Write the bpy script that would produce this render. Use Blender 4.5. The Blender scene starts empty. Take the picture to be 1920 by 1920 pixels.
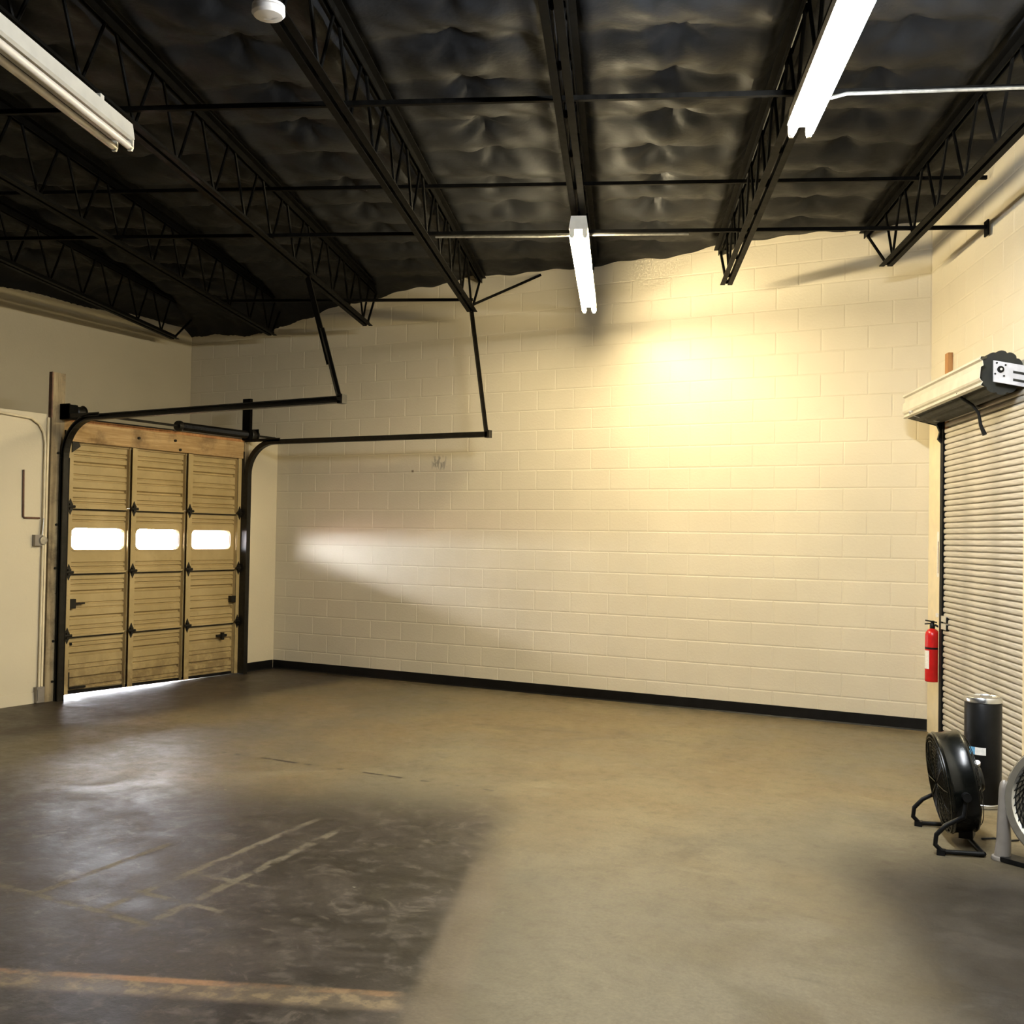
import bpy, math, random
from mathutils import Vector, Matrix
random.seed(7)

# ------------------------------------------------------------------ camera
scn = bpy.context.scene
COL = scn.collection
CAM_C = (1.63368, -9.68841, 1.58450)
CAM_M = ((0.8749579, 0.4839032, 0.0169195),      # right
         (0.0039448, 0.0278180, -0.9996052),     # down
         (-0.4841828, 0.8746793, 0.0224307))     # forward
F_PX = 2021.49
cam_d = bpy.data.cameras.new('camera')
cam_d.sensor_width = 36.0
cam_d.sensor_fit = 'HORIZONTAL'
cam_d.lens = F_PX / 1920 * 36.0
cam_d.clip_start = .05
cam = bpy.data.objects.new('camera', cam_d)
COL.objects.link(cam)
r_, d_, f_ = [Vector(v) for v in CAM_M]
m3 = Matrix((r_, -d_, -f_)).transposed()
cam.matrix_world = Matrix.Translation(CAM_C) @ m3.to_4x4()
scn.camera = cam

# ------------------------------------------------------------------ world, exposure
W = bpy.data.worlds.new('overcast_sky')
scn.world = W
W.use_nodes = True
W.node_tree.nodes['Background'].inputs[0].default_value = (0.93, 0.94, 1.0, 1)
SKY = 9.0
W.node_tree.nodes['Background'].inputs[1].default_value = SKY
vs = scn.view_settings
vs.view_transform = 'Standard'
vs.look = 'None'
vs.gamma = 1.0
vs.use_curve_mapping = False
vs.exposure = 3.31
scn.cycles.max_bounces = 5
scn.cycles.diffuse_bounces = 3
scn.cycles.glossy_bounces = 3
scn.cycles.transmission_bounces = 3
scn.cycles.transparent_max_bounces = 8
scn.cycles.sample_clamp_indirect = 1.5
scn.cycles.caustics_reflective = False
scn.cycles.caustics_refractive = False

TUBE_WARM = (1.0, 0.84, 0.52)
TUBE_COOL = (0.90, 0.95, 1.0)
TUBE_W_STR = 27.0
TUBE_C_STR = 50.0

# ------------------------------------------------------------------ frames and sizes (metres)
XL = -6.876          # face of the lower left wall (garage door wall)
XU = -8.298          # face of the upper left wall, set back over the door canopy
XR = 0.312           # corner of back wall and right wall
A0 = 0.4040          # the right wall and the roof framing are skewed by this angle
CA, SA = math.cos(A0), math.sin(A0)


def FR(t, s, z=0.0):
    """t: distance from right wall (negative into the room), s: distance from the corner along it"""
    return Vector((XR + CA * t + SA * s, SA * t - CA * s, z))


# ------------------------------------------------------------------ node helpers
class NT:
    def __init__(self, name):
        self.m = bpy.data.materials.new(name)
        self.m.use_nodes = True
        self.t = self.m.node_tree
        self.t.nodes.clear()
        self.out = self.t.nodes.new('ShaderNodeOutputMaterial')

    def n(self, typ, **kw):
        nd = self.t.nodes.new(typ)
        for k, v in kw.items():
            setattr(nd, k, v)
        return nd

    def put(self, sock, v):
        if isinstance(v, (int, float)):
            sock.default_value = v
        elif isinstance(v, tuple):
            sock.default_value = v if len(v) == len(sock.default_value) else v + (1,)
        else:
            self.t.links.new(v, sock)

    def math(self, op, a, b=None, c=None, clamp=False):
        nd = self.n('ShaderNodeMath', operation=op, use_clamp=clamp)
        self.put(nd.inputs[0], a)
        if b is not None:
            self.put(nd.inputs[1], b)
        if c is not None:
            self.put(nd.inputs[2], c)
        return nd.outputs[0]

    def add(self, a, b): return self.math('ADD', a, b)
    def sub(self, a, b): return self.math('SUBTRACT', a, b)
    def mul(self, a, b): return self.math('MULTIPLY', a, b)
    def mx(self, a, b): return self.math('MAXIMUM', a, b)
    def mn(self, a, b): return self.math('MINIMUM', a, b)

    def step(self, v, lo, hi, to0=0.0, to1=1.0):
        nd = self.n('ShaderNodeMapRange', interpolation_type='SMOOTHSTEP')
        self.put(nd.inputs[0], v)
        for i, x in enumerate((lo, hi, to0, to1)):
            self.put(nd.inputs[i + 1], x)
        return nd.outputs[0]

    def noise(self, vec, scale, detail=4.0, rough=.55, dist=0.0):
        nd = self.n('ShaderNodeTexNoise')
        if vec is not None:
            self.put(nd.inputs['Vector'], vec)
        nd.inputs['Scale'].default_value = scale
        nd.inputs['Detail'].default_value = detail
        nd.inputs['Roughness'].default_value = rough
        nd.inputs['Distortion'].default_value = dist
        return nd.outputs[0]

    def mix(self, f, a, b):
        nd = self.n('ShaderNodeMix', data_type='RGBA')
        self.put(nd.inputs[0], f)
        self.put(nd.inputs[6], a)
        self.put(nd.inputs[7], b)
        return nd.outputs[2]

    def pos(self):
        return self.n('ShaderNodeNewGeometry').outputs['Position']

    def obj(self):
        return self.n('ShaderNodeTexCoord').outputs['Object']

    def scale(self, vec, sc):
        nd = self.n('ShaderNodeMapping')
        self.put(nd.inputs[0], vec)
        nd.inputs['Scale'].default_value = sc
        return nd.outputs[0]

    def bump(self, h, dist=.01, strength=.5):
        nd = self.n('ShaderNodeBump')
        nd.inputs['Distance'].default_value = dist
        nd.inputs['Strength'].default_value = strength
        self.put(nd.inputs['Height'], h)
        return nd.outputs[0]

    def bsdf(self, col, rough=.5, metal=0.0, normal=None, spec=.5, **kw):
        b = self.n('ShaderNodeBsdfPrincipled')
        self.put(b.inputs['Base Color'], col)
        self.put(b.inputs['Roughness'], rough)
        self.put(b.inputs['Metallic'], metal)
        self.put(b.inputs['Specular IOR Level'], spec)
        if normal is not None:
            self.put(b.inputs['Normal'], normal)
        for k, v in kw.items():
            self.put(b.inputs[k], v)
        self.t.links.new(b.outputs[0], self.out.inputs[0])
        return self.m


def simple(name, col, rough=.5, metal=0.0, var=.15, nscale=12.0, bump=0.0, spec=.5, stretch=None):
    n = NT(name)
    v = n.obj()
    if stretch:
        v = n.scale(v, stretch)
    ns = n.noise(v, nscale, 2.0)
    dark = tuple(c * (1 - var) for c in col)
    lite = tuple(min(1, c * (1 + var)) for c in col)
    c = n.mix(n.step(ns, .3, .7), dark, lite)
    nrm = n.bump(ns, bump, .6) if bump else None
    return n.bsdf(c, n.step(ns, .25, .75, rough * .88, min(1, rough * 1.1)), metal, nrm, spec)


M = {}
# painted masonry -----------------------------------------------------------
CREAM = (0.62, 0.555, 0.425)


def wall_paint(name, col, rough, mark=False):
    n = NT(name)
    p = n.pos()
    big = n.noise(p, .9, 3)
    fine = n.noise(p, 45, 2, .6)
    mid = n.noise(p, 7, 3)
    c = n.mix(n.step(big, .35, .68), tuple(x * .96 for x in col), tuple(min(1, x * 1.03) for x in col))
    c = n.mix(n.step(mid, .60, .80, 0, .10), c, tuple(x * .62 for x in col))
    if mark:                                    # grey smear of old adhesive on the back wall
        sx = n.n('ShaderNodeSeparateXYZ')
        n.put(sx.inputs[0], p)
        dx = n.math('ABSOLUTE', n.add(sx.outputs[0], 4.632))
        dz = n.math('ABSOLUTE', n.sub(sx.outputs[2], 2.354))
        box = n.mul(n.step(dx, .055, .11, 1, 0), n.step(dz, .05, .09, 1, 0))
        streak = n.step(n.noise(n.scale(p, (26, 1, 7)), 1.3, 3), .47, .56)
        c = n.mix(n.mul(n.mul(box, streak), .75), c, (.20, .18, .15))
        d2 = n.math('ABSOLUTE', n.add(sx.outputs[0], 4.97))
        z2 = n.math('ABSOLUTE', n.sub(sx.outputs[2], 2.27))
        c = n.mix(n.mul(n.step(d2, .008, .02, 1, 0), n.step(z2, .006, .018, 1, 0)), c, (.2, .15, .1))
    return n.bsdf(c, rough, 0, n.bump(fine, .0025, .5), .5)


M['block'] = wall_paint('cream_painted_block', CREAM, .50, True)
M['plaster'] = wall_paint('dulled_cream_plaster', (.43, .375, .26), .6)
M['drywall'] = wall_paint('cream_painted_drywall', (0.60, 0.525, 0.37), .5)
M['rear'] = simple('dark_rear_wall', (.10, .085, .065), .6, var=.2)  # unseen wall, kept dark so it bounces little light into the shadows
M['cove'] = simple('black_vinyl_cove', (.004, .0036, .0033), .5, var=.3, spec=.2)
M['jambpaint'] = simple('cream_gloss_trim', (.70, .60, .40), .4, var=.05)

# floor ----------------------------------------------------------------------
def floor_mat():
    n = NT('stained_concrete')
    p = n.pos()
    sx = n.n('ShaderNodeSeparateXYZ')
    n.put(sx.inputs[0], p)
    X, Y = sx.outputs[0], sx.outputs[1]
    xr = n.sub(X, XR)
    T = n.add(n.mul(xr, CA), n.mul(Y, SA))
    S = n.sub(n.mul(xr, SA), n.mul(Y, CA))
    n1 = n.noise(p, .55, 3, .6, .4)
    n2 = n.noise(p, 2.1, 5, .65, .6)
    n3 = n.noise(p, 11, 5, .65)
    n4 = n.noise(p, 60, 2, .6)
    tan = n.mix(n.step(n1, .35, .65), (.235, .175, .088), (.215, .185, .115))
    tan = n.mix(n.step(n2, .42, .72, 0, .65), tan, (.30, .245, .135))
    tan = n.mix(n.step(n.noise(p, 1.3, 5, .7, .9), .53, .72, 0, .55), tan, (.125, .095, .058))
    tan = n.mix(n.step(n3, .50, .70, 0, .45), tan, (.125, .092, .052))
    tan = n.mix(n.step(n.noise(n.scale(p, (1, 2.2, 1)), 4.2, 5, .7, .8), .57, .70, 0, .6), tan, (.33, .275, .16))
    tan = n.mix(n.step(n.add(S, n.mul(n.sub(n1, .5), 2.5)), 2.2, 5.2, 0, .70), tan, n.mix(n.step(n2, .4, .66), (.085, .070, .045), (.130, .108, .070)))
    # dark sealed area left by a removed room
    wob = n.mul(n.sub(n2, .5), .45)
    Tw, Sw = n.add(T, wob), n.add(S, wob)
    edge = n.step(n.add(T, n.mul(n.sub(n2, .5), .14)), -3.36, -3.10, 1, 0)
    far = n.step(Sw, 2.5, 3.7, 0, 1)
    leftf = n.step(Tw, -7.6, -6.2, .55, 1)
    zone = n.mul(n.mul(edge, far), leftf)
    strip_wall = n.mul(n.step(n.add(X, n.mul(wob, .6)), -5.75, -5.35, 1, 0), .95)  # separate darker strip along the overhead door wall
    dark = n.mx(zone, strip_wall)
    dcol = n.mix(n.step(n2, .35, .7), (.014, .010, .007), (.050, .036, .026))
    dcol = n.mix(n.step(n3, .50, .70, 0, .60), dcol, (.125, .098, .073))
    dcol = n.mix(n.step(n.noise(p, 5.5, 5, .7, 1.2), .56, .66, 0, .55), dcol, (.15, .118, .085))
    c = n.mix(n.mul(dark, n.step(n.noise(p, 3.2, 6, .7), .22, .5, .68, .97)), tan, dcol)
    # darker patches towards the door side
    door_side_dark = n.mul(n.step(T, -5.6, -3.4, .45, 0), n.step(n1, .3, .6))
    c = n.mix(door_side_dark, c, (.085, .066, .045))

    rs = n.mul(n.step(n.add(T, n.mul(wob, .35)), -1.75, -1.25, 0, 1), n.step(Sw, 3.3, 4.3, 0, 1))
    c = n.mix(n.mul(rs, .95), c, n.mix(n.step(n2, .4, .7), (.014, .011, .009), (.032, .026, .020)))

    # residue lines of lifted tiles
    def line(v, c0, w, a, lo, hi, soft=.12):
        d = n.math('ABSOLUTE', n.add(n.sub(v, c0), n.mul(n.sub(n3, .5), .04)))
        m = n.step(d, w * .4, w, 1, 0)
        return n.mul(n.mul(m, n.step(a, lo - soft, lo + soft, 0, 1)), n.step(a, hi - soft, hi + soft, 1, 0))
    L = None
    for l in (line(n.add(X, n.mul(n.add(Y, 6.56), .14)), -1.745, .035, Y, -6.6, -5.0),
              line(n.add(X, n.mul(n.add(Y, 6.56), .10)), -2.03, .03, Y, -6.55, -4.95),
              line(n.add(X, n.mul(n.add(Y, 6.56), .10)), -2.43, .03, Y, -6.6, -5.7),
              line(Y, -6.56, .03, X, -2.75, -1.72, .05),
              line(Y, -6.30, .025, X, -2.10, -1.60, .05),
              line(Y, -5.98, .025, X, -2.08, -1.70, .05)):
        L = l if L is None else n.mx(L, l)
    L = n.mul(L, n.step(n.noise(p, 9, 4), .36, .56, .05, .8))
    c = n.mix(L, c, (.20, .162, .105))
    # band left by a partition
    band = n.mul(n.mul(n.step(n.add(S, n.mul(n.sub(n3, .5), .05)), 5.70, 5.745, 0, 1),
                       n.step(n.add(S, n.mul(n.sub(n3, .5), .06)), 5.84, 5.89, 1, 0)), n.step(T, -3.36, -3.26, 1, 0))
    bcol = n.mix(n.step(n3, .45, .62), (.13, .095, .06), (.27, .19, .10))
    c = n.mix(n.mul(band, .85), c, bcol)
    rust = n.mul(n.mul(n.step(n.math('ABSOLUTE', n.sub(S, 5.735)), .012, .03, 1, 0), n.step(T, -3.4, -3.3, 1, 0)),
                 n.step(n2, .42, .6, 0, .9))
    c = n.mix(rust, c, (.33, .17, .07))
    # pale border strip beside the dark zone, and paint specks
    side = n.mul(n.step(n.math('ABSOLUTE', n.add(T, 3.20)), .05, .12, .55, 0), n.step(S, 3.9, 4.4, 0, 1))
    c = n.mix(side, c, (.17, .125, .075))
    vor = n.n('ShaderNodeTexVoronoi')
    n.put(vor.inputs['Vector'], p)
    vor.inputs['Scale'].default_value = 1.5
    speck = n.mul(n.step(vor.outputs['Distance'], .015, .04, 1, 0), n.step(n3, .5, .6))
    c = n.mix(n.mul(speck, .7), c, (.5, .44, .33))
    dash = n.mul(line(n.add(Y, n.mul(X, -.02)), -3.80, .022, X, -4.4, -1.5, .2), n.step(n.noise(n.scale(p, (1, .2, 1)), 6, 2), .54, .60))
    c = n.mix(n.mul(dash, .85), c, (.03, .022, .015))
    # soil along the foot of the walls
    dirt = n.mul(n.step(Y, -.55, -.02, 0, .8), n.step(n2, .35, .65))
    c = n.mix(dirt, c, (.075, .058, .034))
    fine = n.step(n4, .3, .7, .88, 1.1)
    hs = n.n('ShaderNodeHueSaturation')
    n.put(hs.inputs['Color'], c)
    n.put(hs.inputs['Value'], n.mul(fine, .66))
    rough = n.step(n2, .3, .7, .40, .58)
    rough = n.math('ADD', rough, n.mul(n.sub(n3, .5), .30), clamp=True)
    rough = n.add(rough, n.mul(L, .25))
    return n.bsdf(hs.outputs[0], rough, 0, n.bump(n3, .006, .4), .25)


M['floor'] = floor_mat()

# metal, fabric, wood ---------------------------------------------------------
M['steel_black'] = simple('black_painted_steel', (.0030, .0028, .0024), .5, 0, .35, 20, spec=.03)
M['track'] = simple('dark_grimy_steel', (.009, .0075, .005), .42, 0, .4, 25, spec=.3)
M['galv'] = simple('galvanised_conduit', (.42, .41, .38), .32, .85, .15, 30)
M['fix_white'] = simple('white_enamel', (.52, .49, .42), .35, 0, .05)
M['tube_off'] = simple('dead_fluorescent_tube', (.62, .56, .47), .18, 0, .05)
M['socket'] = simple('cream_plastic_socket', (.62, .58, .48), .4, 0, .06)
M['smoke'] = simple('white_plastic', (.78, .74, .70), .4, 0, .04)
M['black_plastic'] = simple('black_plastic', (.0035, .0035, .0035), .42, 0, .3, spec=.22)
M['black_gloss'] = simple('black_gloss_enamel', (.003, .0034, .0026), .26, 0, .3, spec=.32)
M['chrome'] = simple('brushed_chrome', (.62, .62, .61), .24, .95, .08, 30)
M['grey_plastic'] = simple('warm_grey_plastic', (.25, .22, .185), .38, .2, .08)
M['red'] = simple('red_enamel', (.48, .010, .010), .25, 0, .1)
M['paper'] = simple('printed_white_paper', (.72, .70, .66), .6, 0, .08, 90)
M['blue_label'] = simple('blue_sticker', (.10, .30, .50), .5, 0, .15, 60)
M['slat'] = simple('dusty_galvanised_slat', (.46, .425, .365), .50, .12, .16, 5, stretch=(1, 1, 14))
M['hood'] = simple('galvanised_hood', (.56, .53, .46), .42, .2, .08, 6)
M['coil'] = simple('dark_grimy_curtain_coil', (.011, .0115, .007), .7, 0, .5, 20)
M['plate'] = simple('zinc_plate', (.56, .56, .60), .45, .2, .08, 20)
M['gasket'] = simple('black_guide_slot', (.003, .003, .0025), .6, 0, .3, spec=.2)
M['rust'] = simple('rusty_steel', (.13, .062, .035), .6, .2, .35, 14)


def fabric():
    n = NT('black_insulation_scrim')
    p = n.obj()
    a = n.noise(p, 5, 3, .6, .6)
    b = n.noise(p, 40, 2)
    c = n.mix(n.step(a, .3, .7), (.0072, .0076, .0084), (.0125, .0131, .0144))
    c = n.mix(n.step(b, .62, .8, 0, .25), c, (.022, .022, .020))
    return n.bsdf(c, n.step(a, .3, .7, .42, .6), 0, n.bump(n.add(a, n.mul(b, .25)), .012, .35), .13)


M['fabric'] = fabric()


def wood(name, lo, hi, grime, axis=(6, 6, .35)):
    n = NT(name)
    p = n.scale(n.obj(), axis)
    a = n.noise(p, 5, 6, .65, .8)
    g = n.noise(n.obj(), 3.2, 5, .65)
    k = n.noise(n.obj(), 14, 4)
    c = n.mix(n.step(a, .35, .68), lo, hi)
    c = n.mix(n.step(g, .45, .7, 0, .8), c, grime)
    c = n.mix(n.step(k, .68, .76, 0, .7), c, (.03, .02, .012))
    return n.bsdf(c, .65, 0, n.bump(a, .006, .5), .3)


M['wood_post'] = wood('weathered_post_wood', (.21, .155, .085), (.36, .285, .165), (.065, .047, .027))
M['wood_header'] = wood('weathered_header_wood', (.34, .21, .085), (.50, .34, .16), (.15, .09, .04), (6, .35, 6))
M['wood_stud'] = wood('raw_stud_wood', (.36, .16, .055), (.50, .26, .10), (.30, .13, .05))


def door_paint():
    n = NT('yellowed_door_enamel')
    p = n.pos()
    g = n.noise(p, 2.0, 4, .6, .3)
    k = n.noise(p, 20, 3, .65)
    sx = n.n('ShaderNodeSeparateXYZ')
    n.put(sx.inputs[0], p)
    c = n.mix(n.step(g, .35, .7), (.36, .265, .115), (.44, .33, .155))
    c = n.mix(n.step(k, .60, .80, 0, .45), c, (.18, .12, .05))
    low = n.mul(n.step(sx.outputs[2], 0, .55, .85, 0), n.step(n.noise(p, 6, 6, .7), .38, .62))
    c = n.mix(low, c, (.16, .105, .045))
    return n.bsdf(c, .42, 0, n.bump(k, .003, .4), .5)


M['door'] = door_paint()


def emit(name, col, s):
    n = NT(name)
    e = n.n('ShaderNodeEmission')
    n.put(e.inputs[0], col)
    e.inputs[1].default_value = s
    n.t.links.new(e.outputs[0], n.out.inputs[0])
    return n.m


M['tube_warm'] = emit('lit_warm_tube', TUBE_WARM, TUBE_W_STR)
M['tube_cool'] = emit('lit_cool_tube', TUBE_COOL, TUBE_C_STR)


def glass():
    n = NT('clear_window_acrylic')
    tr = n.n('ShaderNodeBsdfTransparent')
    tr.inputs[0].default_value = (.93, .93, .93, 1)
    gl = n.n('ShaderNodeBsdfGlossy')
    gl.inputs['Roughness'].default_value = .08
    mx = n.n('ShaderNodeMixShader')
    mx.inputs[0].default_value = .06
    n.t.links.new(tr.outputs[0], mx.inputs[1])
    n.t.links.new(gl.outputs[0], mx.inputs[2])
    n.t.links.new(mx.outputs[0], n.out.inputs[0])
    return n.m


M['glass'] = glass()


def ground():
    n = NT('pinkish_paving')  # paving's own pinkish colour, lit by the sky alone
    p = n.pos()
    c = n.mix(n.step(n.noise(p, 1.2, 5), .35, .65), (.58, .36, .30), (.70, .46, .39))
    return n.bsdf(c, .8)


M['ground'] = ground()
M['roof'] = simple('roof_deck', (.05, .05, .05), .8)


# ------------------------------------------------------------------ mesh builder
class MB:
    def __init__(self):
        self.v, self.f = [], []

    def _q(self, idx): self.f.append(tuple(idx))

    def box(self, x0, x1, y0, y1, z0, z1):
        b = len(self.v)
        self.v += [(x0, y0, z0), (x1, y0, z0), (x1, y1, z0), (x0, y1, z0),
                   (x0, y0, z1), (x1, y0, z1), (x1, y1, z1), (x0, y1, z1)]
        for q in ((0, 3, 2, 1), (4, 5, 6, 7), (0, 1, 5, 4), (1, 2, 6, 5), (2, 3, 7, 6), (3, 0, 4, 7)):
            self._q([b + i for i in q])
        return self

    def prism(self, poly, axis, a, b):
        """polygon (2-D) extruded along axis x, y or z from a to b"""
        def P(p, w):
            return {'x': (w, p[0], p[1]), 'y': (p[0], w, p[1]), 'z': (p[0], p[1], w)}[axis]
        k, n = len(self.v), len(poly)
        self.v += [P(p, a) for p in poly] + [P(p, b) for p in poly]
        self._q(range(k, k + n))
        self._q(range(k + 2 * n - 1, k + n - 1, -1))
        for i in range(n):
            j = (i + 1) % n
            self._q((k + i, k + n + i, k + n + j, k + j))
        return self

    def tube(self, path, r, seg=8, caps=True, closed=False):
        pts = [Vector(p) for p in path]
        rs = r if isinstance(r, (list, tuple)) else [r] * len(pts)
        rings = []
        prev = None
        n = len(pts)
        for i, p in enumerate(pts):
            if closed:
                d = pts[(i + 1) % n] - pts[i - 1]
            else:
                d = pts[min(i + 1, n - 1)] - pts[max(i - 1, 0)]
            d.normalize()
            if prev is None:
                up = Vector((0, 0, 1)) if abs(d.z) < .9 else Vector((1, 0, 0))
                u = d.cross(up).normalized()
            else:
                u = (prev - d * prev.dot(d)).normalized()
            prev = u
            w = d.cross(u)
            k = len(self.v)
            for j in range(seg):
                a = 2 * math.pi * j / seg
                self.v.append(tuple(p + (u * math.cos(a) + w * math.sin(a)) * rs[i]))
            rings.append(k)
        m = n if closed else n - 1
        for i in range(m):
            a, b = rings[i], rings[(i + 1) % n]
            for j in range(seg):
                j2 = (j + 1) % seg
                self._q((a + j, a + j2, b + j2, b + j))
        if caps and not closed:
            self._q([rings[0] + j for j in range(seg)][::-1])
            self._q([rings[-1] + j for j in range(seg)])
        return self

    def lathe(self, prof, o=(0, 0, 0), ax=(0, 0, 1), seg=32):
        """profile of (radius, height) turned about axis ax through o"""
        o, ax = Vector(o), Vector(ax).normalized()
        up = Vector((0, 0, 1)) if abs(ax.z) < .9 else Vector((1, 0, 0))
        u = ax.cross(up).normalized()
        w = ax.cross(u)
        rings = []
        for r, h in prof:
            k = len(self.v)
            for j in range(seg):
                a = 2 * math.pi * j / seg
                self.v.append(tuple(o + ax * h + (u * math.cos(a) + w * math.sin(a)) * max(r, 1e-4)))
            rings.append(k)
        for a, b in zip(rings, rings[1:]):
            for j in range(seg):
                j2 = (j + 1) % seg
                self._q((a + j, a + j2, b + j2, b + j))
        self._q([rings[0] + j for j in range(seg)][::-1])
        self._q([rings[-1] + j for j in range(seg)])
        return self

    def bar(self, p0, p1, w, h, up=(0, 0, 1)):
        """rectangular bar between two points"""
        p0, p1 = Vector(p0), Vector(p1)
        d = (p1 - p0).normalized()
        u = d.cross(Vector(up))
        if u.length < 1e-4:
            u = d.cross(Vector((1, 0, 0)))
        u.normalize()
        k2 = u.cross(d)
        b = len(self.v)
        for p in (p0, p1):
            for su, sv in ((-1, -1), (1, -1), (1, 1), (-1, 1)):
                self.v.append(tuple(p + u * su * w / 2 + k2 * sv * h / 2))
        for q in ((3, 2, 1, 0), (4, 5, 6, 7), (0, 1, 5, 4), (1, 2, 6, 5), (2, 3, 7, 6), (3, 0, 4, 7)):
            self._q([b + i for i in q])
        return self

    def mesh(self, name, mat, smooth=False):
        me = bpy.data.meshes.new(name)
        me.from_pydata([tuple(v) for v in self.v], [], [tuple(f) for f in self.f])
        if mat:
            me.materials.append(M[mat])
        if smooth:
            for p in me.polygons:
                p.use_smooth = True
            me.set_sharp_from_angle(angle=math.radians(38))
        me.update()
        return me

    def build(self, name, mat, parent=None, smooth=False, **kw):
        return place(name, self.mesh(name, mat, smooth), parent, **kw)


def place(name, me, parent=None, loc=None, rz=None, label=None, cat=None, group=None, kind=None):
    o = bpy.data.objects.new(name, me)
    COL.objects.link(o)
    if parent:
        o.parent = parent
    if loc is not None:
        o.location = loc
    if rz is not None:
        o.rotation_euler = (0, 0, rz)
    tag(o, label, cat, group, kind)
    return o


def tag(o, label=None, cat=None, group=None, kind=None):
    if label:
        o['label'] = label
    if cat:
        o['category'] = cat
    if group:
        o['group'] = group
    if kind:
        o['kind'] = kind
    return o


def empty(name, loc, rz=0.0, **kw):
    return place(name, None, None, loc, rz, **kw)


# ------------------------------------------------------------------ shell of the room
STR = dict(kind='structure')
HT = 4.80
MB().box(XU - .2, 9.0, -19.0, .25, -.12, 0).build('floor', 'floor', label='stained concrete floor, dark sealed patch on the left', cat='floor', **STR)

# back wall: backing with painted concrete blocks laid in running bond
wall_back = MB().box(XU - .2, XR + .3, .003, .25, 0, HT).build('wall_back', 'block', label='cream painted concrete block wall at the back', cat='wall', **STR)
BW, BH, Z0 = .4064, .2032, .227
J = .0075


def block_mesh(w, h):
    """front of a block with rounded-off arrises, back open against the mortar"""
    m = MB()
    a, b, c = J / 2, J / 2 + .0025, J / 2 + .007
    rings = []
    for off, y in ((a, .003), (b, .0016), (c, .0008)):
        k = len(m.v)
        m.v += [(off, y, off), (w - off, y, off), (w - off, y, h - off), (off, y, h - off)]
        rings.append(k)
    for r0, r1 in zip(rings, rings[1:]):
        for i in range(4):
            j = (i + 1) % 4
            m.f.append((r0 + i, r0 + j, r1 + j, r1 + i))
    m.f.append(tuple(rings[-1] + i for i in range(4)))
    return m


cells = []
for r in range(-2, 23):
    z0, z1 = max(0.0, Z0 + r * BH), min(4.75, Z0 + (r + 1) * BH)
    if z1 - z0 < .02:
        continue
    off = 0.0 if r % 2 == 0 else BW / 2
    for i in range(-22, 3):
        x0, x1 = i * BW + off, (i + 1) * BW + off
        x0, x1 = max(x0, XU), min(x1, XR)
        if x1 - x0 < .015:
            continue
        if z1 < 2.60 and x1 < XL:
            continue
        cells.append((round(x0, 4), round(z0, 4), round(x1 - x0, 4), round(z1 - z0, 4)))
cells.sort(key=lambda c: (c[1] > 4.30, (Vector((c[0] + c[2] / 2, 0, c[1] + c[3] / 2)) - Vector(CAM_C)).length))
cache = {}
for (x, z, w, h) in cells[:296]:
    if (w, h) not in cache:
        cache[(w, h)] = block_mesh(w, h).mesh('concrete_block', 'block')
    place('concrete_block', cache[(w, h)], wall_back, (x, 0, z))
rest = MB()
for (x, z, w, h) in cells[296:]:
    b = block_mesh(w, h)
    k = len(rest.v)
    rest.v += [(vx + x, vy, vz + z) for vx, vy, vz in b.v]
    rest.f += [tuple(i + k for i in f) for f in b.f]
rest.build('concrete_block', 'block', wall_back, kind='stuff')

# right wall, skewed; blocks above the rolling door
wr = MB().box(.003, .25, -13.9, .3, 0, HT)
wall_right = wr.build('wall_right', 'block', None, loc=FR(0, 0), rz=A0, label='cream block wall on the right behind the rolling door', cat='wall', **STR)
rcache = {}
for r in range(12, 22):
    z0, z1 = Z0 + r * BH, min(4.75, Z0 + (r + 1) * BH)
    off = .10 if r % 2 == 0 else .10 - BW / 2
    for i in range(0, 8):
        s0, s1 = max(0, i * BW + off), (i + 1) * BW + off
        if i == 0 and off > 0:
            s0 = 0
        if i * BW + off > 2.7:
            continue
        key = (round(s1 - s0, 4), round(z1 - z0, 4))
        if key not in rcache:
            m = block_mesh(*key)
            m.v = [(y, -x, z) for x, y, z in m.v]
            rcache[key] = m.mesh('concrete_block', 'block')
        place('concrete_block', rcache[key], wall_right, (0, -s0, z0))

# left wall: lower furred wall with the door opening, ledge, upper wall set back
DY0, DY1, DZ = -2.912, -.594, 2.407
wl = MB()
wl.box(XL - .2, XL, DY1, 0, 0, 2.63)
wl.box(XL - .2, XL, -19, DY0, 0, 2.63)
wl.box(XL - .2, XL, DY0, DY1, DZ, 2.63)
wl.build('wall_left', 'drywall', label='smooth cream lower wall around the overhead door', cat='wall', **STR)
MB().box(XU - .2, XL - .2, -19, 0, 2.56, 2.63).build('trim_1', 'plaster', label='ledge above the overhead door wall', cat='ledge', **STR)
MB().box(XU - .2, XU, -19, .003, 2.63, HT).build('wall_left_upper', 'plaster', label='smooth upper wall set back above the overhead door', cat='wall', **STR)
MB().box(-16, 4, -.2, 0, 0, HT).build('wall_rear', 'rear', loc=FR(0, 13.6), rz=A0, label='plain dark wall closing the room behind the viewer', cat='wall', **STR)
MB().box(-18, 9.5, -19.2, .3, HT, HT + .1).build('roof', 'roof', label='roof deck above the insulation', cat='roof', **STR)
MB().box(-60, XL - .201, -60, 50, -.15, -.03).build('ground_outside', 'ground', label='pale paving outside the overhead door', cat='ground', **STR)

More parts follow.
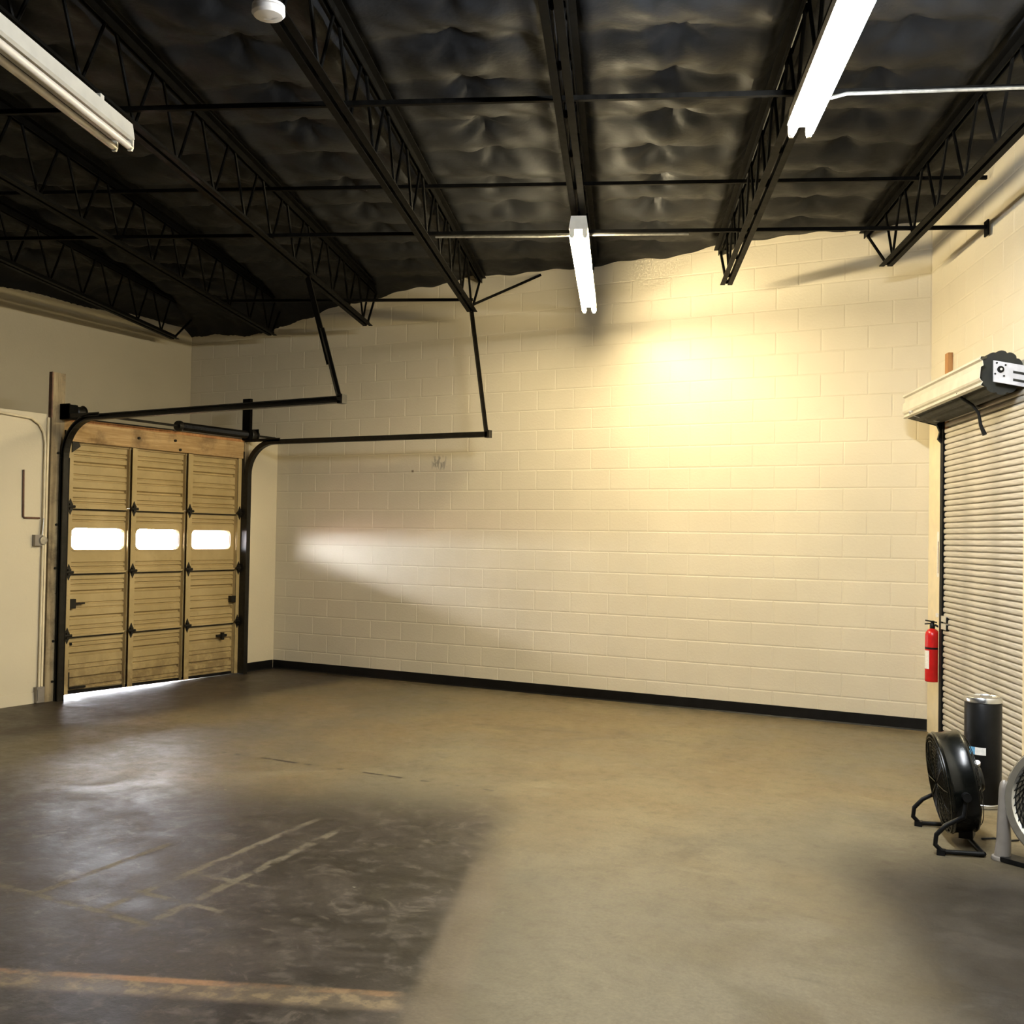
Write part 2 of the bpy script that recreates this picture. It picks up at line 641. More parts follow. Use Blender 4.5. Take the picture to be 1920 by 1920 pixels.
# cove base
bb = MB().prism([(-.012, 0), (-.004, .012), (-.004, .10), (0, .102), (0, 0)], 'x', XL, XR - .004)
bb.build('baseboard_back', 'cove', label='black vinyl baseboard along the back wall', cat='baseboard', **STR)
MB().prism([(XL, 0), (XL + .012, 0), (XL + .004, .012), (XL + .004, .10), (XL, .102)], 'y', -.47, -.012).build(
    'baseboard_left', 'cove', label='short black baseboard between the overhead door and the corner', cat='baseboard', **STR)
MB().prism([(XL, 0), (XL + .014, 0), (XL + .008, .10), (XL, .10)], 'y', -12, -3.2).build(
    'baseboard_left_front', 'drywall', label='painted baseboard left of the overhead door', cat='baseboard', **STR)
MB().box(-.012, .003, -.448, -.004, 0, 2.60).build('trim_2', 'jambpaint', loc=FR(0, 0), rz=A0, label='smooth cream jamb between the back corner and the rolling door', cat='trim', **STR)

# ------------------------------------------------------------------ ceiling: sagging black insulation
PITCH, T0 = 1.219, -.505
JT = [-.505, -1.715, -2.92, -4.105, -5.33, -6.56, -7.80, -9.02]
edge_x = [(-9, 4.06), (-8.3, 4.08), (-7.1, 4.02), (-6.4, 4.13), (-6.1, 4.19), (-5.5, 4.225), (-4.8, 4.27), (-4.2, 4.31), (-3.2, 4.28), (-2.1, 4.285),
          (-1.6, 4.32), (-1.1, 4.355), (-.4, 4.33), (.3, 4.325), (1, 4.33)]


def lerp_tab(tab, x):
    if x <= tab[0][0]:
        return tab[0][1]
    for (a, b), (c, d) in zip(tab, tab[1:]):
        if x <= c:
            u = (x - a) / (c - a)
            u = u * u * (3 - 2 * u)
            return b + (d - b) * u
    return tab[-1][1]


PIN_S = .595
rnd = random.Random(3)
PINS = {}


def pin(bay, k):
    if (bay, k) not in PINS:
        PINS[(bay, k)] = (rnd.uniform(-.05, .05), rnd.uniform(-.06, .06), rnd.uniform(0, 6.28), rnd.uniform(.75, 1.2), rnd.choice((5, 6, 7)))
    return PINS[(bay, k)]


def ceil_z(t, s):
    bay = 0
    tj = T0 - 100
    u = (T0 - t) / PITCH                     # 0 at first joist, 1 at second
    bay = math.floor(u)
    x = u - bay                              # 0..1 across the bay
    z = 4.385
    # belly between joists and between rows of pins
    belly = .085 * (math.sin(math.pi * x) ** .7)
    k = round(s / PIN_S)
    best = 9
    fold = 0
    for kk in (k - 1, k, k + 1):
        dx_, ds_, ph, amp, nf = pin(bay, kk)
        pt, ps = T0 - (bay + .5) * PITCH + dx_, kk * PIN_S + ds_
        a, b = t - pt, s - ps
        d = math.hypot(a, b)
        if d < best:
            best = d
        th = math.atan2(b, a)
        fold += amp * .012 * math.exp(-((d - .11) / .12) ** 2) * math.sin(nf * th + ph + 3 * d)
    tuft = math.exp(-(best / .10) ** 1.2)
    sc = abs(math.sin(math.pi * s / PIN_S))
    z -= belly * (.35 + .75 * sc ** .8) * (1 - .8 * tuft) - .045 * tuft
    z += fold
    # batts bulge beside the joists and tuck in over the top chord
    e = min(x, 1 - x) * PITCH
    z += .045 * math.exp(-(e / .05) ** 2)
    bul = math.exp(-(((x * PITCH) - .12) / .07) ** 2) + .6 * math.exp(-((((1 - x) * PITCH) - .13) / .07) ** 2)
    z -= .055 * bul * (.75 + .35 * math.sin(s * 10.5 + bay * 2.1) * math.sin(s * 4.3 + bay))
    # creases running slantwise
    z += .010 * math.sin(9 * t + 3.2 * math.sin(2.3 * s + bay)) * math.sin(3.1 * s + 1.7 * t + bay * 1.3)
    z += .006 * math.sin(23 * t + 11 * s + 2 * math.sin(5 * s)) * math.sin(math.pi * x)
    # the blanket droops against the back wall
    p = FR(t, s)
    wgt = math.exp(-max(0.0, -p.y) / .30)
    ze = lerp_tab(edge_x, p.x) + .012 * math.sin(7 * p.x) + .007 * math.sin(19 * p.x + 1)
    z = z * (1 - wgt) + ze * wgt
    if p.x < -5.0:                            # general sag to the left corner
        z -= .10 * min(1, (-5.0 - p.x) / 2.5) * math.exp(-max(0.0, -p.y) / 1.6)
    wl_ = math.exp(-max(0.0, p.x - XU) / .30)     # and hangs lower along the upper left wall
    up = max(0.0, min(1.0, (p.y + 1.7) / 1.2))
    zl = 4.05 + .03 * up * up * (3 - 2 * up) + .012 * math.sin(5 * p.y)
    return z * (1 - wl_) + min(z, zl) * wl_


cm = MB()


def grid(t0, t1, s0, s1, st, ss):
    nt, ns = int(round((t1 - t0) / st)), int(round((s1 - s0) / ss))
    k = len(cm.v)
    ok = []
    for i in range(nt + 1):
        for j in range(ns + 1):
            t, s = t0 + (t1 - t0) * i / nt, s0 + (s1 - s0) * j / ns
            p = FR(t, s)
            inside = p.y < .12 and p.x > XU - .12 and t < .1
            cm.v.append((t, -s, ceil_z(t, s)) if inside else (t, -s, 4.4))
            ok.append(inside)
    for i in range(nt):
        for j in range(ns):
            a = i * (ns + 1) + j
            q = (a, a + 1, a + ns + 2, a + ns + 1)
            if all(ok[x] for x in q):
                cm.f.append(tuple(k + x for x in q))


grid(-9.6, .08, -4.0, 5.6, .034, .034)
grid(-15.0, .08, 5.6, 13.6, .12, .12)
grid(-15.0, -9.6, -4.0, 5.6, .12, .12)
cm.build('ceiling', 'fabric', None, True, loc=FR(0, 0), rz=A0, label='black fabric-faced insulation sagging between the roof joists', cat='ceiling', **STR)

# ------------------------------------------------------------------ open-web joists
ZB, ZT = 3.81, 4.29       # undersides / tops of the chords
END = [.52, -.09, -.62, -1.17, -1.86, -2.40, -2.62, -3.2]
NEAR = 12.8
JLAB = ['black open-web roof joist nearest the right wall', 'black open-web roof joist carrying the bright white tube light',
        'black open-web roof joist carrying the warm tube light by the back wall', 'black open-web roof joist with the smoke detector under it',
        'black open-web roof joist carrying the unlit tube fixture', 'dark open-web roof joist left of the unlit tube fixture',
        'dark open-web roof joist running close to the upper left wall', 'dark open-web roof joist at the far left edge, against the upper left wall']
PAN = .595
SB0 = 1.93


def web_mesh(sgn):
    return MB().tube([(0, 0, ZB + .02), (0, sgn * PAN * .43, ZT - .01)], .0105, 6).mesh('web_rod', 'steel_black', True)


WEBS = {1: web_mesh(1), -1: web_mesh(-1)}
for idx, tj in enumerate(JT):
    root = empty('roof_joist', FR(tj, 0), A0, label=JLAB[idx], cat='joist', group='open-web roof joists')
    s_wall = tj * SA / CA
    near = NEAR
    if idx == 7:
        near = 9.5
    e = END[idx]
    for sg in (-1, 1):                       # bottom chord: two angles back to back
        MB().prism([(sg * .012, ZB), (sg * .052, ZB), (sg * .052, ZB + .006), (sg * .018, ZB + .006), (sg * .018, ZB + .045), (sg * .012, ZB + .045)],
                   'y', -near, -e).build('bottom_chord', 'steel_black', root)
        MB().prism([(sg * .012, ZT), (sg * .058, ZT), (sg * .058, ZT - .007), (sg * .019, ZT - .007), (sg * .019, ZT - .055), (sg * .012, ZT - .055)],
                   'y', -near, -s_wall - .012).build('top_chord', 'steel_black', root)
    kmin = math.ceil((e + .15 - SB0) / PAN)
    kmax = int((near - .4 - SB0) / PAN)
    for k in range(kmin, kmax + 1):
        for sg in (1, -1):
            place('web_rod', WEBS[sg], root, (0, -(SB0 + k * PAN), 0))
    MB().tube([(0, -e - .03, ZB + .015), (0, -s_wall - .05, ZT - .03)], .013, 6).build('end_rod', 'steel_black', root)
    sb = SB0 + kmin * PAN
    if sb - e > .45:
        MB().tube([(0, -e - .05, ZB + .015), (0, -(sb - PAN * .5), ZT - .02)], .011, 6).build('end_rod', 'steel_black', root)

# bridging bars, ties and conduits (all lie across the joists)
BR = dict(cat='bridging bar', group='bridging bars across the joists')


def cross_bar(name, t0, t1, s, z, w, label, mat='steel_black', **kw):
    m = MB()
    L = t1 - t0
    m.prism([(0, 0), (w, 0), (w, .005), (.005, .005), (.005, w), (0, w)], 'x', 0, L)
    return m.build(name, mat, None, loc=FR(t0, s, z), rz=A0, label=label, **kw)


o = cross_bar('bridging_bar', -7.9, -.02, 1.47, ZB + .03, .026, 'long thin black bridging bar ending on the right wall above the rolling door', **BR)
MB().box(7.868, 7.880, -.03, .05, -.05, .06).build('end_plate', 'steel_black', o)
cross_bar('bridging_bar', -7.9, -.02, 1.45, ZT - .085, .026, 'thin black bridging bar just under the insulation, second row from the back wall', **BR)
cross_bar('bridging_bar', -7.9, -.02, 3.86, ZB + .052, .026, 'thin black bridging bar crossing below the bright tube light', **BR)
cross_bar('bridging_bar', -6.60, -4.06, -.88, ZB + .05, .026, 'short black bridging bar between joists near the back left corner', **BR)
a, b = FR(-4.08, -1.05, ZB + .05), Vector((-3.44, -.005, 4.25))
MB().bar(Vector((0, 0, 0)), b - a, .026, .026).build('tie_bar', 'steel_black', None, loc=a, label='slanted black tie bar from joist end up to the back wall', cat='tie bar')
MB().tube([(0, 0, 0), (.35, .02, .004), (.8, 0, -.006), (1.2, .01, .005), (1.9, 0, 0)], .0095, 8).build(
    'conduit', 'galv', None, True, loc=FR(-4.03, 1.40, ZB + .035), rz=A0, label='thin silver conduit feeding the warm tube light', cat='conduit')
MB().tube([(0, 0, -.02), (.04, 0, -.02), (.12, 0, 0), (.5, 0, .004), (1.28, 0, .012)], .0095, 8).build(
    'conduit', 'galv', None, True, loc=FR(-1.64, 4.02, ZB - .015), rz=A0, label='thin silver conduit running right from the bright tube light', cat='conduit')


# ------------------------------------------------------------------ tube light fixtures
def fixture(t, s0, tube_mat, label, zc=3.70):
    """eight foot two-lamp strip, local y runs from far end (0) to near end (-L)"""
    L = 2.50
    root = empty('tube_light', FR(t, s0, zc), A0, label=label, cat='light fixture', group='two-tube strip lights under the joists')
    MB().prism([(-.065, -.012), (-.052, .070), (.052, .070), (.065, -.012), (.050, -.022), (-.050, -.022)], 'y', -L, 0).build('housing', 'fix_white', root)
    for x in (-.044, .044):
        tb = MB().tube([(x, -.035, -.056), (x, -L + .035, -.056)], .0195, 16).build('tube', tube_mat, root, True)
        for y0, y1 in ((-.035, -.012), (-L + .012, -L + .035)):
            MB().tube([(x, y0, -.056), (x, y1, -.056)], .0185, 12).build('tube_cap', 'galv', tb, True)
        for y in (-.008, -L + .008):
            MB().prism([(x - .017, -.018), (x + .017, -.018), (x + .017, -.060), (x + .010, -.078), (x - .010, -.078), (x - .017, -.060)], 'y', y - .008, y + .008).build('socket', 'socket', root)
    for y in (-.30, -L * .5, -L + .30):
        MB().box(-.03, .03, y - .02, y + .02, .070, ZB - zc).build('hanger_clip', 'fix_white', root)
    return root


fixture(-2.915, -.36, 'tube_warm', 'lit warm yellow tube light in the middle, close to the back wall')
fixture(-1.725, 3.90, 'tube_cool', 'lit bright white tube light at the top right')
fixture(-5.30, 3.90, 'tube_off', 'unlit cream tube light at the top left')

# smoke detector under the fourth joist
sd = empty('smoke_detector', FR(-4.11, 5.05, ZB - .050), A0, label='round white smoke detector at the top of the picture', cat='smoke detector')
MB().lathe([(.060, .050), (.068, .049), (.069, .038), (.060, .036)], seg=40).build('base', 'smoke', sd, True)
MB().lathe([(.060, .036), (.069, .033), (.070, .015), (.060, .003), (.03, 0), (.001, -.001)], seg=40).build('cover', 'smoke', sd, True)
MB().tube([(.05 * math.cos(a), .05 * math.sin(a) * .8 - .02, .001 + .012 * (abs(a - 1.5) / 1.6) ** 2) for a in [i * .28 for i in range(11)]], .004, 6).build('vent_ridge', 'smoke', sd, True)

# ------------------------------------------------------------------ overhead door
door = empty('door_1', (XL, 0, 0), label='tan ribbed sectional overhead door with three bright windows', cat='door', **STR)
XD = -.035                                   # skin plane behind the wall face
SEC = [(.015, .585), (.585, 1.178), (1.178, 1.792), (1.792, 2.405)]
COLS = [(-2.905, -2.175), (-2.10, -1.425), (-1.35, -.60)]
STILES = [(-2.905, -2.845), (-2.172, -2.085), (-1.428, -1.335), (-.655, -.60)]
WIN = [(-2.815, -2.195), (-2.045, -1.47), (-1.295, -.715)]


def gap(y):                                   # the bottom edge hangs clear of the floor on the left
    return .027 * max(0, min(1, (-.95 - y) / 1.9)) + .004


def rib_profile(h, lo=0.0, hi=1.0):
    """(z, depth) of a ribbed steel skin"""
    pts = [(0, 0)]
    for fz, w, d in ((.07, .011, .014), (.135, .011, .014), (.27, .020, .028), (.42, .011, .012), (.50, .011, .012), (.68, .020, .028), (.80, .011, .014), (.87, .011, .014)):
        if fz < lo or fz > hi:
            continue
        z = fz * h
        pts += [(z - w, 0), (z - w * .35, -d), (z + w * .35, -d), (z + w, .0)]
    pts.append((h, 0))
    return pts


def skin(m, y0, y1, z0, prof, bottom=None):
    k = len(m.v)
    for y in (y0, y1):
        for z, d in prof:
            zz = z0 + z
            if bottom and z == 0:
                zz = bottom(y)
            m.v.append((XD + d, y, zz))
    n = len(prof)
    for i in range(n - 1):
        m.f.append((k + i, k + n + i, k + n + i + 1, k + i + 1))
    # edge returns and back sheet
    b = len(m.v)
    for y in (y0, y1):
        m.v += [(XD - .035, y, bottom(y) if bottom else z0), (XD - .035, y, z0 + prof[-1][0])]
    m.f.append((b, b + 1, b + 3, b + 2))
    m.f.append((k + n - 1, k + 2 * n - 1, b + 3, b + 1))
    m.f.append((k, b, b + 2, k + n))
    return m


def rrect(y0, y1, z0, z1, r, seg=5):
    pts = []
    for cy, cz, a0 in ((y1 - r, z1 - r, 0), (y0 + r, z1 - r, 90), (y0 + r, z0 + r, 180), (y1 - r, z0 + r, 270)):
        for i in range(seg + 1):
            a = math.radians(a0 + 90 * i / seg)
            pts.append((cy + r * math.cos(a), cz + r * math.sin(a)))
    return pts


for si, (z0, z1) in enumerate(SEC):
    sec = empty('door_section', (0, 0, 0))
    sec.parent = door
    h = z1 - z0 - .006
    for ci, (y0, y1) in enumerate(COLS):
        if si != 2:
            m = skin(MB(), y0, y1, z0, rib_profile(h), gap if si == 0 else None)
            m.build('ribbed_panel', 'door', sec)
        else:
            wy0, wy1 = WIN[ci]
            wz0, wz1 = 1.388, 1.592
            m = MB()
            lo = [(z, d) for z, d in rib_profile(h, 0, .2) if z < .175]
            lo.append((.185, 0))
            skin(m, y0, y1, z0, lo)
            hi_z = 1.635
            hp = [(0, 0)] + [(z + z0 - hi_z, d) for z, d in rib_profile(h, .8, 1) if z > .45] 
            skin(m, y0, y1, hi_z, hp)
            k = len(m.v)
            inner = rrect(wy0, wy1, wz0, wz1, .05)
            nI = len(inner)
            zz0, zz1 = z0 + .185, hi_z
            outer = []
            for (py, pz) in inner:
                cy, cz = (wy0 + wy1) / 2, (wz0 + wz1) / 2
                dy, dz = py - cy, pz - cz
                sy = ((y1 - cy) if dy > 0 else (cy - y0)) / max(abs(dy), 1e-6)
                sz = ((zz1 - cz) if dz > 0 else (cz - zz0)) / max(abs(dz), 1e-6)
                s_ = min(sy, sz)
                outer.append((cy + dy * s_, cz + dz * s_))
            for ring, xo in ((outer, XD), (inner, XD), (inner, XD - .035), (outer, XD - .035)):
                m.v += [(xo, p[0], p[1]) for p in ring]
            for a_ in range(3):
                for i in range(nI):
                    j = (i + 1) % nI
                    m.f.append((k + a_ * nI + i, k + a_ * nI + j, k + (a_ + 1) * nI + j, k + (a_ + 1) * nI + i))
            for cy_ in (y0, y1):               # fill the square corners around the ring
                for cz_ in (zz0, zz1):
                    near = sorted(outer, key=lambda p: abs(p[0] - cy_) + abs(p[1] - cz_))
                    on_y = [p for p in outer if abs(p[0] - cy_) < 1e-4]
                    on_z = [p for p in outer if abs(p[1] - cz_) < 1e-4]
                    py = min(on_y, key=lambda p: abs(p[1] - cz_)) if on_y else near[0]
                    pz = min(on_z, key=lambda p: abs(p[0] - cy_)) if on_z else near[0]
                    q = len(m.v)
                    m.v += [(XD, cy_, cz_), (XD, py[0], py[1]), (XD, pz[0], pz[1]), (XD - .035, cy_, cz_), (XD - .035, py[0], py[1]), (XD - .035, pz[0], pz[1])]
                    m.f += [(q, q + 1, q + 2), (q + 3, q + 4, q + 5)]
            m.build('window_panel', 'door', sec)
            fr = MB()
            fo = rrect(wy0 - .016, wy1 + .016, wz0 - .016, wz1 + .016, .06)
            rings = []
            for ring, xo in ((fo, XD), (fo, XD + .008), (inner, XD + .008), (inner, XD - .01)):
                rings.append(len(fr.v))
                fr.v += [(xo, p[0], p[1]) for p in ring]
            for r0, r1 in zip(rings, rings[1:]):
                for i in range(nI):
                    j = (i + 1) % nI
                    fr.f.append((r0 + i, r0 + j, r1 + j, r1 + i))
            fr.build('window_frame', 'door', sec)
            MB().prism(rrect(wy0 - .004, wy1 + .004, wz0 - .004, wz1 + .004, .054), 'x', XD - .024, XD - .020).build('window_pane', 'glass', sec)
    for gi, (y0, y1) in enumerate(STILES):
        zb = max(gap(y0), gap(y1)) + .004 if si == 0 else z0 + .004
        m = MB()
        fx = XD + .048
        m.box(fx - .003, fx, y0 + .026 if gi in (1, 2) else y0, y1, zb, z1 - .004)       # face flange
        m.box(XD - .034, fx - .003, y1 - .006, y1, zb, z1 - .004)                        # web
        m.box(XD - .034, XD - .002, y0 - .004, y1 + .004, zb, z1 + .003)                               # back leaf between panels
        m.box(XD, fx - .012, y0, y0 + .004, zb, z1 - .004)
        m.build('stile', 'door', sec)
    # rail along the top edge of each section
    if si < 3:
        for (y0, y1) in COLS:
            MB().prism([(XD - .03, z1 - .020), (XD + .022, z1 - .016), (XD + .022, z1 + .003), (XD - .03, z1 + .006)], 'y', y0, y1).build('joint_rail', 'door', sec)
            MB().tube([(XD + .018, y0 + .01, z1 - .022), (XD + .018, y1 - .01, z1 - .022)], .007, 6).build('joint_rod', 'track', sec)
        for yc in (-2.872, -2.118, -1.372, -.628):
            hg = MB()
            hx = XD + .049
            hg.prism([(yc - .036, z1), (yc, z1 + .075), (yc + .036, z1), (yc, z1 - .075)], 'x', hx, hx + .006)
            hg.tube([(hx + .012, yc - .042, z1), (hx + .012, yc + .042, z1)], .014, 10)
            hg.box(hx, hx + .02, yc - .016, yc + .016, z1 - .03, z1 + .03)
            hg.build('hinge', 'track', sec)
    else:
        MB().box(XD - .03, XD + .02, -2.905, -.60, z1 - .022, z1).build('top_rail', 'door', sec)

b = MB()
k = 0
for y in [-2.905 + i * .2305 for i in range(11)]:
    zb = gap(y)
    b.v += [(XD - .034, y, zb), (XD + .006, y, zb), (XD + .006, y, zb + .03), (XD - .034, y, zb + .03)]
for i in range(10):
    for j in range(4):
        j2 = (j + 1) % 4
        b.f.append((i * 4 + j, i * 4 + j2, i * 4 + 4 + j2, i * 4 + 4 + j))
b.f += [(0, 1, 2, 3), (43, 42, 41, 40)]
b.build('bottom_seal', 'cove', door)
lk = MB().box(XD, XD + .045, -2.845, -2.775, .835, .925).box(XD + .03, XD + .042, -2.775, -2.67, .872, .888)
lk.build('slide_lock', 'track', door)
MB().box(XD, XD + .05, -.72, -.655, .80, .87).build('slide_lock', 'track', door)
lt = MB().box(XD, XD + .03, -.90, -.76, .425, .452).box(XD + .02, XD + .05, -.85, -.82, .395, .475)
lt.build('latch_handle', 'track', door)
MB().box(XD - .002, XD + .004, -2.80, -2.775, .485, .51).build('plug', 'gasket', door)
MB().box(XD, XD + .02, -2.80, -2.62, .075, .095).build('lift_handle', 'track', door)
MB().box(XD, XD + .035, -2.90, -2.82, .10, .24).box(XD, XD + .035, -2.90, -2.83, .29, .36).build('corner_bracket', 'track', door)
MB().prism([(-2.87, 2.30), (-2.78, 2.36), (-2.80, 2.40), (-2.87, 2.40)], 'x', XD + .03, XD + .06).build('top_bracket', 'track', door)

# frame of the opening
fr = empty('door_frame', (0, 0, 0), label='weathered wood frame')
fr.parent = door
MB().box(.002, .036, -3.112, -2.975, 0, 3.02).build('left_post', 'wood_post', fr)
MB().box(.002, .045, -.60, -.535, 0, 3.015).build('right_post', 'wood_post', fr)
MB().box(.002, .046, -3.126, -3.113, 2.60, 3.02).build('post_shade_strip', 'rust', fr)  # added dark strip standing in for the shaded side of the post
MB().box(.002, .034, -2.975, -.60, 2.402, 2.615).build('header_board', 'wood_header', fr)
MB().box(.034, .042, -2.975, -.60, 2.585, 2.615).build('header_strip', 'wood_stud', fr)
for y, z in ((-1.62, 2.515), (-1.55, 2.425), (-2.1, 2.50)):
    MB().tube([(.034, y, z), (.050, y, z)], .014, 10).build('bolt', 'track', fr)
for z in (.18, .55, 1.22, 1.62, 2.28):
    MB().tube([(.036, -3.04, z), (.046, -3.04, z)], .012, 8).build('bolt', 'track', fr)


# tracks
def track(y, ztop, xend, label, hang_to, side):
    root = empty('door_track', (0, y, 0), label=label)
    root.parent = door
    R = .36
    path = [(.075, 0.0), (.075, ztop - R)]
    for i in range(1, 13):
        a = math.pi / 2 * i / 12
        path.append((.075 + R * (1 - math.cos(a)), ztop - R + R * math.sin(a)))
    n_arc = len(path)
    path.append((xend - XL, ztop + (.03 if side < 0 else 0.0)))
    # rolled C section swept along the path (local: lateral offset, normal offset)
    sec = [(-.026, -.030), (.026, -.030), (.026, .030), (.016, .030), (.016, .024), (.020, .024), (.020, -.024), (-.020, -.024), (-.020, .024), (-.012, .024), (-.012, .030), (-.026, .030)]
    # turn so that the open side faces across the door
    sec = [(b_ * side, a_) for a_, b_ in sec]
    def sweep(pts, name):
        m = MB()
        n = len(pts)
        for i, (px, pz) in enumerate(pts):
            ax, az = pts[max(i - 1, 0)]
            bx, bz = pts[min(i + 1, n - 1)]
            dx, dz = bx - ax, bz - az
            l = math.hypot(dx, dz)
            nx, nz = -dz / l, dx / l
            for (lat, nor) in sec:
                m.v.append((px + nx * nor, lat, pz + nz * nor))
        q = len(sec)
        for i in range(n - 1):
            for j in range(q):
                j2 = (j + 1) % q
                m.f.append((i * q + j, i * q + j2, (i + 1) * q + j2, (i + 1) * q + j))
        m.f += [tuple(range(q))[::-1], tuple(range((n - 1) * q, n * q))]
        return m.build(name, 'track', root)
    sweep(path[:2], 'vertical_track')
    sweep(path[1:n_arc], 'curved_track')
    sweep(path[n_arc - 1:], 'horizontal_track')
    # angle iron carrying the track off the post
    MB().box(.004, .05, -.035 * side, -.028 * side, 0, ztop - .1).box(.04, .105, -.036 * side, -.028 * side, 0, ztop - R).build('track_angle', 'track', root)
    for z in (.25, .75, 1.25, 1.75, 2.15):
        MB().box(.03, .075, -.04 * side, -.026 * side, z - .03, z + .03).build('track_bracket', 'track', root)
    # top angle back to the bearing plate
    MB().box(.05, .55, -.03, -.022, ztop + .005, ztop + .04).build('top_angle', 'track', root)
    h = Vector(hang_to) - Vector((XL, y, 0))
    p0 = Vector((xend - XL - .02, 0, ztop + (.03 if side < 0 else 0)))
    hd = (h - p0)
    MB().bar(p0 - hd * .02, p0 + hd * (.55 if side < 0 else 1.0), .038, .006, (0, 1, 0)).bar(p0 + Vector((-.016, 0, 0)), p0 + hd * (.55 if side < 0 else 1.0) + Vector((-.016, 0, 0)), .006, .038, (0, 1, 0)).build('hanger_angle', 'track', root)
    if side < 0:
        MB().bar(p0 + hd * .28 + Vector((-.03, .012, 0)), h + Vector((-.03, .012, 0)), .055, .007, (0, 1, 0)).build('hanger_angle', 'track', root)
    MB().box(xend - XL - .03, xend - XL + .02, -.03, .03, p0.z - .035, p0.z + .04).build('track_stop', 'track', root)
    return root


track(-2.995, 2.60, -3.60, 'front dark steel door track, curving up beside the tall wood post', (-4.42, -2.44, 3.80), -1)
track(-.570, 2.58, -3.69, 'rear dark steel door track, ending near the back wall', (-3.95, -.50, 3.83), 1)

# torsion shaft
ts = empty('torsion_shaft', (.10, 0, 2.665), label='dark torsion shaft with spring')
ts.parent = door
MB().tube([(0, -3.0, 0), (0, -.16, 0)], .0125, 10).build('shaft', 'track', ts, True)
sp = MB()
prof = []
for i in range(120):
    prof.append((.036 if i % 2 else .044, i * .0086))
sp.lathe([(.02, -.001)] + prof + [(.02, 1.03)], (0, -1.60, 0), (0, 1, 0), 14)
sp.build('spring', 'track', ts)
MB().lathe([(.05, 0), (.055, .02), (.055, .05), (.03, .06)], (0, -1.66, 0), (0, 1, 0), 14).build('spring_cone', 'track', ts, True)
for y in (-2.93, -.60):
    MB().lathe([(.066, 0), (.072, .01), (.058, .02), (.058, .09), (.072, .10), (.066, .11)], (0, y, 0), (0, 1, 0), 20).build('cable_drum', 'track', ts, True)
MB().box(-.10, .06, -3.03, -3.015, -.07, .07).box(-.06, .07, -3.03, -2.94, -.075, .06).build('bearing_plate', 'steel_black', ts)
MB().box(-.10, .06, -.515, -.50, -.07, .07).box(-.06, .05, -.64, -.60, -.06, .40).build('bearing_plate', 'steel_black', ts)
MB().tube([(.0, -2.80, -.055), (0, -1.7, -.05)], .008, 6).build('cable', 'track', ts)

# conduit, boxes and L-shaped rod on the left wall
MB().tube([(.022, 0, .10), (.022, .003, 1.38), (.022, .0, 2.36), (.022, -.02, 2.46), (.022, -.07, 2.53), (.022, -.15, 2.575), (.022, -.6, 2.60), (.022, -2.5, 2.60)], .011, 8).build(
    'wall_conduit', 'jambpaint', None, True, loc=(XL, -3.165, 0), label='painted conduit running up the wall beside the overhead door post', cat='conduit')
MB().box(.004, .020, -.006, .014, .02, 2.60).build('edge_strip', 'jambpaint', None, loc=(XL, -3.135, 0), label='narrow painted strip against the tall door post', cat='trim strip')
sw = empty('switch_box', (XL, -3.215, 1.475), label='small grey switch box with round knob on the left wall', cat='switch box')
MB().box(.001, .045, -.045, .03, -.05, .05).build('box', 'grey_plastic', sw)
MB().lathe([(.042, .001), (.042, .05), (.036, .06), (.004, .062)], (0, .035, 0), (1, 0, 0), 18).build('round_cover', 'galv', sw, True)
MB().tube([(.035, .03, .04), (.035, .04, .12), (.035, .045, .20)], .006, 8).build('cable', 'galv', sw, True)
MB().box(.001, .05, -.04, .04, 0, .14).box(.05, .056, -.034, .034, .02, .12).build('sensor_box', 'grey_plastic', None, loc=(XL, -3.165, .005), label='small grey box at the foot of the door post', cat='junction box')
MB().tube([(.012, .17, 0), (.012, .012, 0), (.012, 0, .012), (.012, -.008, .43)], .0085, 8).build('bent_rod', 'rust', None, True, loc=(XL, -3.365, 1.676), label='thin rusty L-shaped rod on the left wall', cat='rod')

# ------------------------------------------------------------------ rolling door on the right wall
rd = empty('door_2', FR(0, 0), A0, label='pale slatted rolling steel door on the right wall', cat='door', **STR)
S0, S1 = .545, 2.30
TC = -.03
SP = .0445
prof = [(-.004, .0), (.006, .0015), (.0105, .007), (.0120, .018), (.0105, .030), (.0065, .0365), (-.004, .0385), (-.004, .0435)]


def slat_mesh(s0):
    m = MB()
    n = len(prof)
    for y in (-s0, -S1):
        m.v += [(TC - d, y, z) for d, z in prof]
    for i in range(n - 1):
        m.f.append((i, i + 1, n + i + 1, n + i))
    b = len(m.v)                                  # back and ends
    for y in (-s0, -S1):
        m.v += [(TC + .006, y, .0), (TC + .006, y, .0435)]
    m.f += [(b, b + 2, b + 3, b + 1), tuple(range(n)) + (b + 1, b), tuple(range(n, 2 * n)) + (b + 3, b + 2)]
    m.f += [(0, n, b + 2, b), (n - 1, b + 1, b + 3, 2 * n - 1)]
    return m.mesh('curtain_slat', 'slat', False)


SL = [slat_mesh(S0 - .006), slat_mesh(S0 + .012)]
for i in range(57):
    o = place('curtain_slat', SL[i % 2], rd, (0, 0, .06 + i * SP))
MB().box(TC - .03, TC + .006, -S1, -S0, .005, .058).build('bottom_bar', 'slat', rd)
g = MB()
g.box(-.052, .003, -.462, -.450, 0, 2.58)                      # outer angle
g.build('guide_angle', 'jambpaint', rd)
MB().box(-.050, 0, -.528, -.463, 0, 2.58).build('guide_slot', 'gasket', rd)
MB().box(-.062, .003, -S1 - .09, -S1 - .005, 0, 2.62).build('guide_angle', 'jambpaint', rd)
MB().prism([(-.045, 2.38), (-.080, 2.42), (-.065, 2.48), (-.090, 2.54), (-.055, 2.57), (-.02, 2.57), (-.02, 2.38)], 'y', -.50, -.465).build('guide_flare', 'gasket', rd)
